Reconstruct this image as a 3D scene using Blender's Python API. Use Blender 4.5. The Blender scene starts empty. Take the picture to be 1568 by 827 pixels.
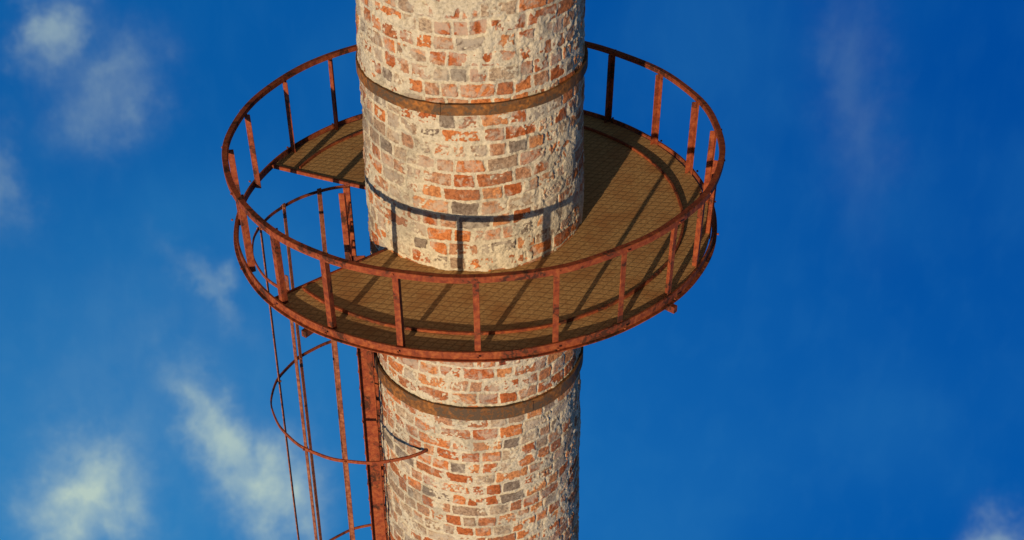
import bpy, bmesh, math, random
import numpy as np
from mathutils import Vector, Matrix
random.seed(4); rng=np.random.default_rng(23)
sc=bpy.context.scene
def link(o,parent=None):
    sc.collection.objects.link(o)
    if parent: o.parent=parent
    return o
def empty(n):
    e=bpy.data.objects.new(n,None); e.empty_display_size=.3; return link(e)

# ------------------------------------------------------------ node helpers
class NT:
    def __init__(s,tree): s.t=tree; s.n=tree.nodes; s.l=tree.links
    def out(s,x): return x if isinstance(x,bpy.types.NodeSocket) else x.outputs[0]
    def set(s,sock,v):
        if isinstance(v,(bpy.types.NodeSocket,bpy.types.Node)): s.l.new(s.out(v),sock)
        else: sock.default_value=v
    def math(s,op,a,b=None,c=None,clamp=False):
        nd=s.n.new('ShaderNodeMath'); nd.operation=op; nd.use_clamp=clamp
        s.set(nd.inputs[0],a)
        if b is not None: s.set(nd.inputs[1],b)
        if c is not None: s.set(nd.inputs[2],c)
        return nd.outputs[0]
    def noise(s,vec,scale,detail=4,rough=.55,dist=0):
        nd=s.n.new('ShaderNodeTexNoise'); s.l.new(vec,nd.inputs['Vector'])
        nd.inputs['Scale'].default_value=scale; nd.inputs['Detail'].default_value=detail
        nd.inputs['Roughness'].default_value=rough; nd.inputs['Distortion'].default_value=dist
        return nd.outputs['Fac']
    def ramp(s,fac,stops,interp='LINEAR'):
        nd=s.n.new('ShaderNodeValToRGB'); s.l.new(s.out(fac),nd.inputs[0]); cr=nd.color_ramp; cr.interpolation=interp
        while len(cr.elements)<len(stops): cr.elements.new(.5)
        for e,(p,c) in zip(cr.elements,stops):
            e.position=p; e.color=(*c,1) if len(c)==3 else c
        return nd.outputs[0]
    def step(s,x,a,b):
        nd=s.n.new('ShaderNodeMapRange'); nd.interpolation_type='SMOOTHSTEP'
        s.set(nd.inputs[0],x); nd.inputs[1].default_value=a; nd.inputs[2].default_value=b
        return nd.outputs[0]
    def mix(s,f,a,b,mode='MIX'):
        nd=s.n.new('ShaderNodeMix'); nd.data_type='RGBA'; nd.blend_type=mode
        s.set(nd.inputs[0],f)
        for i,v in ((6,a),(7,b)):
            if isinstance(v,(bpy.types.NodeSocket,bpy.types.Node)): s.l.new(s.out(v),nd.inputs[i])
            else: nd.inputs[i].default_value=(*v,1)
        return nd.outputs[2]
    def map(s,vec,scale):
        nd=s.n.new('ShaderNodeMapping'); s.l.new(vec,nd.inputs[0]); nd.inputs['Scale'].default_value=scale
        return nd.outputs[0]
def newmat(name,rough=.8):
    m=bpy.data.materials.new(name); m.use_nodes=True
    t=NT(m.node_tree); b=t.n['Principled BSDF']; b.inputs['Roughness'].default_value=rough
    b.inputs['Specular IOR Level'].default_value=.15
    tc=t.n.new('ShaderNodeTexCoord'); return m,t,b,tc.outputs['Object']
def bump(t,b,h,strength,dist):
    nd=t.n.new('ShaderNodeBump'); nd.inputs['Strength'].default_value=strength; nd.inputs['Distance'].default_value=dist
    t.l.new(h,nd.inputs['Height']); t.l.new(nd.outputs[0],b.inputs['Normal'])

# ------------------------------------------------------------ materials
def rust_mat(name,c1,c2,c3,dark=(.030,.014,.009),th=.56,amt=.88):
    m,t,b,v=newmat(name,.78)
    n1=t.noise(v,2.4,4,.6,.4); n2=t.noise(v,18,4,.6,.2)
    col=t.ramp(n2,[(.34,c2),(.5,c1),(.72,c3)])
    dm=t.math('MULTIPLY',t.math('MULTIPLY',t.step(n1,th-.03,th+.05),t.step(n2,.42,.52)),amt)
    col=t.mix(dm,col,dark)
    t.l.new(col,b.inputs['Base Color'])
    bump(t,b,n2,.5,.008)
    return m
M_rail=rust_mat('rusted_red_paint',(.225,.046,.016),(.14,.028,.013),(.31,.085,.026),th=.54)
M_ring=rust_mat('rusted_rim_steel',(.225,.050,.017),(.13,.028,.014),(.33,.095,.030),th=.53)
M_col=rust_mat('rusted_stringer_steel',(.24,.052,.018),(.15,.030,.014),(.33,.095,.03),th=.53)
M_band=rust_mat('rusted_band_steel',(.19,.078,.022),(.095,.042,.019),(.37,.130,.028),dark=(.065,.048,.032),th=.49)
M_strap=rust_mat('rusted_strap_steel',(.22,.065,.028),(.12,.036,.02),(.32,.13,.06),th=.6)

def floor_mat():
    m,t,b,v=newmat('chequered_steel_floor',.85)
    sx=t.n.new('ShaderNodeSeparateXYZ'); t.l.new(v,sx.inputs[0])
    wob=t.math('MULTIPLY',t.math('SUBTRACT',t.noise(v,2.5,2),.5),.06)
    x=t.math('ADD',sx.outputs[0],wob); y=t.math('ADD',sx.outputs[1],wob)
    cw,ch=.125,.095
    fy=t.math('FRACT',t.math('DIVIDE',t.math('ADD',y,t.math('MULTIPLY',x,.22)),ch))
    fx=t.math('FRACT',t.math('DIVIDE',t.math('SUBTRACT',x,t.math('MULTIPLY',y,.75)),cw))
    ey=t.math('SUBTRACT',.5,t.math('ABSOLUTE',t.math('SUBTRACT',fy,.5)))
    ex=t.math('MULTIPLY',t.math('SUBTRACT',.5,t.math('ABSOLUTE',t.math('SUBTRACT',fx,.5))),cw/ch)
    e=t.math('MINIMUM',ex,ey)
    pad=t.step(e,.02,.16)
    n1=t.noise(v,1.7,4,.6); n2=t.noise(v,26,4,.65)
    col=t.ramp(n2,[(.3,(.31,.155,.052)),(.52,(.49,.265,.098)),(.72,(.60,.36,.14))])
    col=t.mix(t.step(n1,.46,.66),col,(.40,.185,.062))
    gap=t.math('MULTIPLY',t.math('SUBTRACT',1,pad),.45)
    col=t.mix(gap,col,(.10,.052,.024))
    t.l.new(col,b.inputs['Base Color'])
    bump(t,b,t.math('ADD',pad,t.math('MULTIPLY',n2,.4)),.25,.005)
    return m
M_floor=floor_mat()

def brick_mat(name):
    m,t,b,v=newmat(name,.93)
    b.inputs['Specular IOR Level'].default_value=.1
    a=t.n.new('ShaderNodeAttribute'); a.attribute_name='bk'
    s=t.n.new('ShaderNodeSeparateColor'); t.l.new(a.outputs['Color'],s.inputs[0])
    bid,mort,smear=s.outputs[0],s.outputs[1],s.outputs[2]
    b2=a.outputs['Alpha']
    nf=t.noise(v,24,4,.7,.2); nm=t.noise(v,7,4,.65,.4); ng=t.noise(v,90,2,.7)
    base=t.ramp(bid,[(0,(.35,.105,.036)),(.18,(.46,.165,.058)),(.36,(.33,.125,.055)),(.52,(.47,.205,.085)),
                     (.66,(.38,.200,.115)),(.77,(.30,.210,.145)),(.86,(.38,.29,.205)),(.95,(.19,.15,.12))],'CONSTANT')
    dk=t.mix(t.step(nf,.34,.60),(.58,.50,.45),(1.14,1.08,1.0))
    col=t.mix(1.0,base,dk,'MULTIPLY')
    bl=t.math('MULTIPLY',t.step(t.math('ADD',nm,t.math('MULTIPLY',b2,.20)),.57,.74),.68)
    col=t.mix(bl,col,(.43,.355,.27))
    so=t.step(t.math('SUBTRACT',t.noise(v,1.6,4,.65),t.math('MULTIPLY',nf,.15)),.43,.57)
    mcol=t.ramp(nf,[(.28,(.27,.215,.145)),(.42,(.44,.365,.26)),(.62,(.56,.475,.345))])
    sm=t.step(t.math('ADD',smear,t.math('MULTIPLY',t.math('SUBTRACT',nf,.5),.9)),.42,.62)
    mk=t.math('MAXIMUM',mort,sm)
    mk=t.step(t.math('ADD',mk,t.math('MULTIPLY',t.math('SUBTRACT',ng,.5),.4)),.3,.60)
    col=t.mix(mk,col,mcol)
    col=t.mix(t.math('MULTIPLY',so,.40),col,(.155,.135,.11))
    t.l.new(col,b.inputs['Base Color'])
    bump(t,b,t.math('ADD',nf,t.math('MULTIPLY',ng,.6)),.9,.014)
    return m
M_brick=brick_mat('weathered_brick')

# ------------------------------------------------------------ brick chimney
R0,K=1.396,.01007
def rad(z): return R0-K*z
chim=empty('brick_chimney')
C=2*math.pi*R0
Z0,Z1=-8.0,5.6
Nu=900; Nv=int((Z1-Z0)/.0098)
u=np.linspace(0,C,Nu,endpoint=False)[None,:]; z=np.linspace(Z0,Z1,Nv)[:,None]
Ug=np.broadcast_to(u,(Nv,Nu)); Zg=np.broadcast_to(z,(Nv,Nu))
def vn(fu,fv,seed,U=None,V=None):
    U=Ug if U is None else U; V=Zg if V is None else V
    r=np.random.default_rng(seed); nu=max(3,int(round(C*fu))); nv=int((Z1-Z0)*fv)+6
    g=r.random((nv,nu)); x=(U/C*nu)%nu; y=np.clip((V-Z0)*fv+2,0,nv-2.001)
    xi=np.floor(x).astype(int)%nu; yi=np.floor(y).astype(int); fx=x-np.floor(x); fy=y-yi
    fx=fx*fx*(3-2*fx); fy=fy*fy*(3-2*fy); xj=(xi+1)%nu
    return (g[yi,xi]*(1-fx)+g[yi,xj]*fx)*(1-fy)+(g[yi+1,xi]*(1-fx)+g[yi+1,xj]*fx)*fy
def fbm(f,seed,o=4,ar=1.):
    s=0;a=1;t=0
    for i in range(o): s=s+a*vn(f*2**i,f*ar*2**i,seed+i*7); t+=a; a*=.55
    return s/t
def sst(x,a,b):
    t=np.clip((x-a)/(b-a),0,1); return t*t*(3-2*t)
CH=.196
Uw=(Ug+ (vn(3,3,1)-.5)*.05+(vn(12,12,2)-.5)*.018)%C
Zw=Zg+(vn(.8,.6,3)-.5)*.07+(vn(4,4,4)-.5)*.028+(vn(14,14,5)-.5)*.012
cf=(Zw-Z0)/CH; ci=np.floor(cf).astype(int)
dv=np.minimum(cf-ci,1-(cf-ci))*CH
ncr=ci.max()+2; ci=np.clip(ci,0,ncr-1)
du=np.zeros((Nv,Nu)); bid=np.zeros((Nv,Nu)); b2=np.zeros((Nv,Nu)); bh=np.zeros((Nv,Nu)); tl=np.zeros((Nv,Nu))
for c in range(ncr):
    ws=[]; mode=rng.random()
    while sum(ws)<C:
        w=.25 if rng.random()<(.8 if mode<.6 else .45) else .43
        ws.append(w*rng.uniform(.80,1.18))
    ws=np.array(ws)*C/sum(ws); ed=np.concatenate([[0],np.cumsum(ws)]); sh=rng.random()*C
    a=rng.random(len(ws)); aa=rng.random(len(ws)); hh=rng.normal(0,.005,len(ws)); hh[rng.random(len(ws))<.06]-=.022
    ti=rng.normal(0,.04,len(ws))
    mk=ci==c
    if not mk.any(): continue
    x=(Uw[mk]+sh)%C; k=np.clip(np.searchsorted(ed,x,side='right')-1,0,len(ws)-1)
    du[mk]=np.minimum(x-ed[k],ed[k+1]-x); bid[mk]=a[k]; b2[mk]=aa[k]; bh[mk]=hh[k]
    tl[mk]=ti[k]*(x-(ed[k]+ed[k+1])/2)
f1=fbm(9,20,4); f2=fbm(1.3,40,4,.9); f3=vn(45,45,60); f4=fbm(3.2,70,3)
reg=fbm(.55,90,3,1.1)
bid=np.where((reg>.60)&(b2>.55),.66+.34*bid,bid)
w=.011+.015*f1+.014*sst(f4,.52,.64)
rnd=1-np.sqrt(np.clip(1-du/.032,0,1)**2+np.clip(1-dv/.032,0,1)**2)
dr=np.minimum(np.minimum(du,dv),np.clip(rnd,-1,1)*.032)
br=sst(dr+(f3-.5)*.012,w-.005,w+.005)
smear=sst(f2*.62+f1*.38,.575,.68)
smear=np.clip(smear*(.55+.75*b2),0,1)
hbr=.015+bh+tl+(f1-.5)*.016+(f3-.5)*.006
hmo=.004+(f1-.5)*.028+(vn(24,24,61)-.5)*.012
hsm=.021+(f1-.5)*.026+(f3-.5)*.008
H=hmo*(1-br)+hbr*br
H=H*(1-.8*smear)+hsm*.8*smear
H+= (f2-.5)*.02
rr=(rad(Zg)+H-.01)
th=Ug/C*2*math.pi
co=np.stack([rr*np.cos(th),rr*np.sin(th),Zg],-1).reshape(-1,3).astype(np.float32)
ii=np.arange(Nv-1)[:,None]*Nu; jj=np.arange(Nu)[None,:]; jn=(jj+1)%Nu
q=np.stack([ii+jj,ii+jn,ii+Nu+jn,ii+Nu+jj],-1).reshape(-1,4).astype(np.int32)
me=bpy.data.meshes.new('shaft'); me.vertices.add(len(co)); me.vertices.foreach_set('co',co.ravel())
me.loops.add(q.size); me.loops.foreach_set('vertex_index',q.ravel())
me.polygons.add(len(q)); me.polygons.foreach_set('loop_start',np.arange(0,q.size,4,dtype=np.int32))
me.polygons.foreach_set('use_smooth',np.ones(len(q),dtype=bool))
me.update(calc_edges=True)
at=me.attributes.new('bk','FLOAT_COLOR','POINT')
at.data.foreach_set('color',np.stack([bid,1-br,smear,b2],-1).astype(np.float32).ravel())
me.materials.append(M_brick)
link(bpy.data.objects.new('shaft',me),chim)

def mesh_obj(name,verts,faces,mat,parent=None,smooth=False,bev=0):
    me=bpy.data.meshes.new(name); me.from_pydata([tuple(v) for v in verts],[],faces); me.update()
    bm=bmesh.new(); bm.from_mesh(me); bmesh.ops.recalc_face_normals(bm,faces=bm.faces); bm.to_mesh(me); bm.free()
    if smooth:
        for p in me.polygons: p.use_smooth=True
    me.materials.append(mat)
    o=link(bpy.data.objects.new(name,me),parent)
    if bev:
        b=o.modifiers.new('bevel','BEVEL'); b.width=bev; b.segments=2; b.limit_method='ANGLE'
    return o
V=[];Fc=[]
for k,(za,zb) in enumerate(((-40,-7.99),(5.59,9.0))):
    base=len(V)
    for zz in (za,zb):
        for i in range(96):
            a=i/96*2*math.pi; V.append((rad(zz)*math.cos(a),rad(zz)*math.sin(a),zz))
    for i in range(96): Fc.append((base+i,base+(i+1)%96,base+96+(i+1)%96,base+96+i))
    if k==1: Fc.append(tuple(base+96+i for i in range(96)))
mesh_obj('shaft_extension',V,Fc,M_brick,chim,True)

# ------------------------------------------------------------ geometry builders
class B:
    def __init__(s): s.v=[]; s.f=[]
    def ring(s,r,z,w,h,a0=0,a1=360,seg=160,wr=0,wz=0,seed=0,c=(0,0)):
        rg=random.Random(seed); ph=[rg.uniform(0,6.28) for _ in range(6)]
        closed=abs(a1-a0)>=359.9; n=seg if closed else seg+1; base=len(s.v)
        for i in range(n):
            a=math.radians(a0+(a1-a0)*i/seg)
            dr=wr*(math.sin(3*a+ph[0])+.6*math.sin(7*a+ph[1])+.4*math.sin(17*a+ph[2]))
            dz=wz*(math.sin(2*a+ph[3])+.6*math.sin(6*a+ph[4])+.4*math.sin(15*a+ph[5]))
            for (pr,pz) in ((-w/2,-h/2),(w/2,-h/2),(w/2,h/2),(-w/2,h/2)):
                R=r+pr+dr; s.v.append((c[0]+R*math.cos(a),c[1]+R*math.sin(a),z+pz+dz))
        for i in range(seg):
            j=(i+1)%n
            for k in range(4):
                s.f.append((base+i*4+k,base+j*4+k,base+j*4+(k+1)%4,base+i*4+(k+1)%4))
        if not closed:
            s.f.append(tuple(base+k for k in range(4))); s.f.append(tuple(base+seg*4+k for k in range(4)))
    def box(s,p,q,w,d,side):
        p=Vector(p);q=Vector(q);ax=(q-p).normalized(); sd=Vector(side); sd=(sd-ax*sd.dot(ax)).normalized(); o=ax.cross(sd)
        base=len(s.v)
        for P in (p,q):
            for a,b in ((-1,-1),(1,-1),(1,1),(-1,1)): s.v.append(P+sd*(a*w/2)+o*(b*d/2))
        for k in range(4): s.f.append((base+k,base+(k+1)%4,base+4+(k+1)%4,base+4+k))
        s.f.append((base,base+1,base+2,base+3)); s.f.append((base+4,base+5,base+6,base+7))
    def obj(s,name,mat,parent=None,bev=.004): return mesh_obj(name,s.v,s.f,mat,parent,False,bev)
def pol(r,a,z): a=math.radians(a); return Vector((r*math.cos(a),r*math.sin(a),z))

b=B(); b.ring(rad(2.24)+.026,2.235,.035,.140,wz=.006,seed=3,seg=200,wr=.002)
b.box(pol(1.415,-106,2.165),pol(1.415,-106,2.31),.035,.03,pol(1,-16,0)); b.obj('upper_steel_band',M_band,chim)
b=B(); b.ring(rad(-2.25)+.028,-2.25,.035,.20,wz=.006,seed=5,seg=200,wr=.002)
b.box(pol(1.46,-62,-2.33),pol(1.46,-62,-2.18),.035,.03,pol(1,28,0)); b.obj('lower_steel_band',M_band,chim)

# ------------------------------------------------------------ platform
plat=empty('circular_steel_platform')
G0,G1=-142.,154.5
def sector(name,ri,ro,z,t,mat,a0,a1,n=150):
    v=[];f=[]
    for i in range(n+1):
        a=a0+(a1-a0)*i/n
        for (r,zz) in ((ri,z-t),(ro,z-t),(ro,z),(ri,z)): v.append(pol(r,a,zz))
    for i in range(n):
        for k in range(4): f.append((i*4+k,(i+1)*4+k,(i+1)*4+(k+1)%4,i*4+(k+1)%4))
    f.append((0,1,2,3)); f.append(tuple(n*4+k for k in range(4)))
    return mesh_obj(name,v,f,mat,plat)
sector('floor_plate',1.34,3.06,0,.02,M_floor,G0,G1)
b=B(); b.ring(3.095,.0,.028,.105,wr=.006,wz=.004,seed=8,seg=200)
b.ring(3.125,-.05,.05,.014,wr=.006,wz=.004,seed=8,seg=200)
b.obj('edge_ring',M_ring,plat)
b=B(); b.ring(2.70,.020,.032,.035,a0=G0+1,a1=G1-1,seg=170,wr=.008,wz=.003,seed=12); b.obj('inner_floor_ring',M_ring,plat)
b=B()
for a in (G0,G1):
    s=1 if a==G0 else -1
    b.box(pol(1.42,a-s*.9,-.012),pol(3.08,a-s*.4,-.012),.035,.05,pol(1,a+90,0))
b.obj('opening_trim',M_rail,plat)
b=B()
for a in (-130,-85,-42,3,48,93,132):
    b.box(pol(1.38,a,-.12),pol(3.19 if a in(-130,-42) else 3.08,a,-.12),.07,.09,pol(1,a+90,0))
    b.box(pol(1.38,a,-.85),pol(2.6,a,-.18),.06,.06,pol(1,a+90,0))
b.obj('support_brackets',M_rail,plat)
rail=empty('guard_railing')
b=B(); b.ring(3.12,1.12,.070,.018,wr=.010,wz=.006,seed=21,seg=220); b.ring(3.15,1.088,.014,.078,wr=.010,wz=.006,seed=21,seg=220)
b.ring(3.095,1.088,.028,.046,wr=.010,wz=.006,seed=21,seg=220)
b.obj('top_rail',M_rail,rail)
b=B(); nb=B()
PA=[-90,-73.3,-57.2,-42,-28,-13,1.5,16.2,33,50,66,82,98,114,130,146,164,-178,-157,-140,-124,-107]
for i,a in enumerate(PA):
    a+=random.uniform(-.3,.3); l0=random.uniform(-.012,.012); T=pol(1,a+90,0)
    top=pol(3.10,a,1.075)+T*l0; bot=pol(3.065,a,-.05)
    b.box(bot,top,.072,.012,T)
    N=-pol(1,a,0); off=T*.030+N*.040
    b.box(bot+off,top+off,.012,.068,T)
    for zz in (.02,1.10):
        nb.box(pol(3.15,a,zz),pol(3.175,a,zz),.022,.022,(0,0,1))
b.obj('posts',M_rail,rail,.003); nb.obj('bolts',M_ring,rail,.004)

# ------------------------------------------------------------ caged ladder
lad=empty('caged_ladder')
for k,y in enumerate((-.30,.30)):
    b=B(); zt=(-.46,-.95)[k]; zb=-11; zu=(.50,.22)[k]
    s=-1 if y<0 else 1
    b.box((-1.555,y,zb),(-1.555,y,zt),.20,.012,(1,0,0))
    b.box((-1.655,y+s*.035,zb),(-1.655,y+s*.035,zt),.014,.085,(1,0,0))
    b.box((-1.462,y+s*.028,zb),(-1.462,y+s*.028,zt),.014,.068,(1,0,0))
    b.box((-1.675,y,zt-.2),(-1.695,y,zu),.085,.014,(1,0,0))
    b.box((-1.635,y+s*.03,zt-.2),(-1.655,y+s*.03,zu),.012,.06,(1,0,0))
    b.obj('stringer_%d'%(k+1),M_col,lad)
b=B(); z_=-10.8
while z_<.2:
    b.box((-1.67,-.30,z_),(-1.67,.30,z_),.022,.022,(0,0,1)); z_+=.3
b.obj('rungs',M_col,lad)
b=B()
for z_ in (-2.0,-4.2,-6.4,-8.8):
    for y in (-.27,.27): b.box((-1.30,y,z_),(-1.56,y,z_),.05,.03,(0,0,1))
b.obj('wall_ties',M_col,lad)
hc=(-1.5,0); hr=1.45
b=B()
b.ring(hr,-.42,.018,.045,a0=100,a1=258,seg=70,c=hc,wr=.006,seed=2)
for i,zh in enumerate((-3.03,-6.95,-9.6)):
    b.ring(hr,zh,.022,.048,a0=57,a1=303,seg=90,c=hc,wr=.008,seed=i,wz=.006)
b.obj('cage_hoops',M_rail,lad)
b=B()
def strap(t,zt,w=.045,zb=-9.6,rr=0):
    t=math.radians(t); x=hc[0]-(hr-.02+rr)*math.cos(t); y=(hr-.02+rr)*math.sin(t)
    b.box((x,y,zb),(x,y,zt),.014,w,(-math.cos(t),math.sin(t),0))
strap(14,-.36,.05); strap(-52,-.18,.05); strap(38,-.36,.055); strap(62,-.36,.065); strap(-77,-.18,.055)
b.obj('cage_straps',M_strap,lad,.002)
nb=B()
for t in (14,-52,38,62,-77):
    for zh in (-.42,-3.03,-6.95):
        if zh==-.42 and t<0: continue
        tt=math.radians(t); x=hc[0]-(hr)*math.cos(tt); y=hr*math.sin(tt)
        d=Vector((-math.cos(tt),math.sin(tt),0)); P=Vector((x,y,zh)); nb.box(P-d*.05,P+d*.035,.025,.025,(0,0,1))
nb.obj('cage_bolts',M_strap,lad,.002)

# ------------------------------------------------------------ camera
D,Hc,pitch,yaw,roll,f=16.18709,10.1179,.59944,.02923,-.0068,2.22735
cp,sp,cy,sy=math.cos(pitch),math.sin(pitch),math.cos(yaw),math.sin(yaw)
F=Vector((sy*cp,cy*cp,-sp)); Rt=Vector((cy,-sy,0)); U=Rt.cross(F)
c,s=math.cos(roll),math.sin(roll); R2=c*Rt+s*U; U2=-s*Rt+c*U
cam=bpy.data.cameras.new('camera'); cam.sensor_width=36; cam.lens=f*1000/1568*36; cam.clip_end=2000; cam.clip_start=.1
cob=link(bpy.data.objects.new('camera',cam))
mt=Matrix((R2,U2,-F)).transposed().to_4x4(); mt.translation=Vector((0,-D,Hc)); cob.matrix_world=mt
sc.camera=cob

# ------------------------------------------------------------ sky bowl
def sky_bowl():
    R=600; n=96; rows=40; v=[];fc=[]
    for i in range(rows):
        el=math.radians(4-94*i/rows)
        for j in range(n):
            a=j/n*2*math.pi; v.append((R*math.cos(el)*math.cos(a),R*math.cos(el)*math.sin(a),R*math.sin(el)))
    v.append((0,0,-R))
    for i in range(rows-1):
        for j in range(n): fc.append((i*n+j,i*n+(j+1)%n,(i+1)*n+(j+1)%n,(i+1)*n+j))
    for j in range(n): fc.append(((rows-1)*n+j,(rows-1)*n+(j+1)%n,rows*n))
    m=bpy.data.materials.new('blue_sky_with_clouds'); m.use_nodes=True; m.cycles.emission_sampling='NONE'
    t=NT(m.node_tree); t.n.clear()
    tc=t.n.new('ShaderNodeTexCoord')
    nrm=t.n.new('ShaderNodeVectorMath'); nrm.operation='NORMALIZE'; t.l.new(tc.outputs['Object'],nrm.inputs[0])
    d=nrm.outputs[0]; sx=t.n.new('ShaderNodeSeparateXYZ'); t.l.new(d,sx.inputs[0])
    deg=180/math.pi
    az=t.math('MULTIPLY',t.math('ARCTAN2',sx.outputs[0],sx.outputs[1]),deg)
    el=t.math('MULTIPLY',t.math('ARCSINE',sx.outputs[2]),deg)
    w1=t.math('MULTIPLY',t.math('SUBTRACT',t.noise(d,20,4,.6),.5),4.4)
    mp=t.n.new('ShaderNodeMapping'); mp.inputs['Location'].default_value=(3.1,1.7,5.2); t.l.new(d,mp.inputs[0])
    w2=t.math('MULTIPLY',t.math('SUBTRACT',t.noise(mp.outputs[0],20,4,.6),.5),4.4)
    azw=t.math('ADD',az,w1); elw=t.math('ADD',el,w2)
    blobs=[(-17.7,-23.8,.9,1.1,.62,.4),(-16.0,-26.2,1.5,1.5,.38,.3),(-20.7,-41.6,2.1,1.6,1.3,0),(-14.0,-39.6,1.0,1.8,.85,-.35),
           (-11.2,-42.6,1.8,1.5,1.3,0),(-13.2,-34.0,.6,1.5,.34,-.5),(17,-26,1.2,3.6,.09,-.25),(27.8,-43.0,1.1,1.0,.65,0),
           (-21.4,-28.4,.9,1.6,.30,0),(-17,-38,6,4,.09,0),(-45,-33,9,6,.7,0),(55,-30,8,6,.6,0),(130,-30,25,6,.6,0)]
    tot=None
    for (a,e,sa,se,amp,shear) in blobs:
        y=t.math('SUBTRACT',elw,e)
        x=t.math('SUBTRACT',t.math('SUBTRACT',azw,a),t.math('MULTIPLY',y,shear))
        q=t.math('ADD',t.math('POWER',t.math('DIVIDE',x,sa),2),t.math('POWER',t.math('DIVIDE',y,se),2))
        g=t.math('MULTIPLY',t.math('EXPONENT',t.math('MULTIPLY',q,-.8)),amp)
        tot=g if tot is None else t.math('ADD',tot,g)
    st=t.noise(t.map(d,(60,60,9)),1,3,.5,.3)
    fine=t.noise(d,24,4,.55,.2)
    tex=t.math('ADD',t.math('MULTIPLY',st,.45),t.math('MULTIPLY',fine,.55))
    cl=t.math('MULTIPLY',tot,t.math('ADD',.5,t.math('MULTIPLY',t.step(tex,.34,.66),.5)))
    cl=t.math('MULTIPLY',cl,.95,clamp=True)
    g1=t.step(az,-26,28)
    top=t.mix(g1,(.003,.105,.365),(.000,.066,.325)); bot=t.mix(g1,(.018,.20,.49),(.001,.092,.385))
    base=t.mix(t.math('SUBTRACT',1,t.step(el,-44,-24)),top,bot)
    base=t.mix(t.math('MULTIPLY',t.step(el,-18,2),.6),base,(.10,.32,.70))
    hz=t.noise(d,5,3,.5); base=t.mix(t.math('MULTIPLY',t.step(hz,.42,.7),.12),base,(.05,.30,.56))
    base=t.mix(t.math('MULTIPLY',t.step(st,.4,.75),.018),base,(.10,.40,.62))
    col=t.mix(cl,base,(.45,.58,.53))
    e=t.n.new('ShaderNodeEmission'); t.l.new(col,e.inputs[0]); e.inputs[1].default_value=1
    o=t.n.new('ShaderNodeOutputMaterial'); t.l.new(e.outputs[0],o.inputs[0])
    ob=mesh_obj('sky',v,fc,m,None,True); return ob
sky_bowl()

# ------------------------------------------------------------ world + sun
sd=Vector((-.407,-.914,0)).normalized(); el=math.radians(10.4)
sv=Vector((sd.x*math.cos(el),sd.y*math.cos(el),math.sin(el)))
w=bpy.data.worlds.new('World'); sc.world=w; w.use_nodes=True; t=NT(w.node_tree)
sk=t.n.new('ShaderNodeTexSky'); sk.sky_type='NISHITA'; sk.sun_disc=False; sk.sun_elevation=el
sk.sun_rotation=math.atan2(sd.x,sd.y)%(2*math.pi)
bg=t.n['Background']; t.l.new(sk.outputs[0],bg.inputs[0]); bg.inputs[1].default_value=.05
L=bpy.data.lights.new('sun','SUN'); L.energy=5.0; L.angle=math.radians(.5); L.color=(1,.82,.57)
lo=link(bpy.data.objects.new('sun',L)); lo.rotation_euler=(-sv).to_track_quat('-Z','Y').to_euler(); lo.location=sv*50
sc.view_settings.view_transform='Standard'; sc.view_settings.look='None'; sc.view_settings.exposure=0
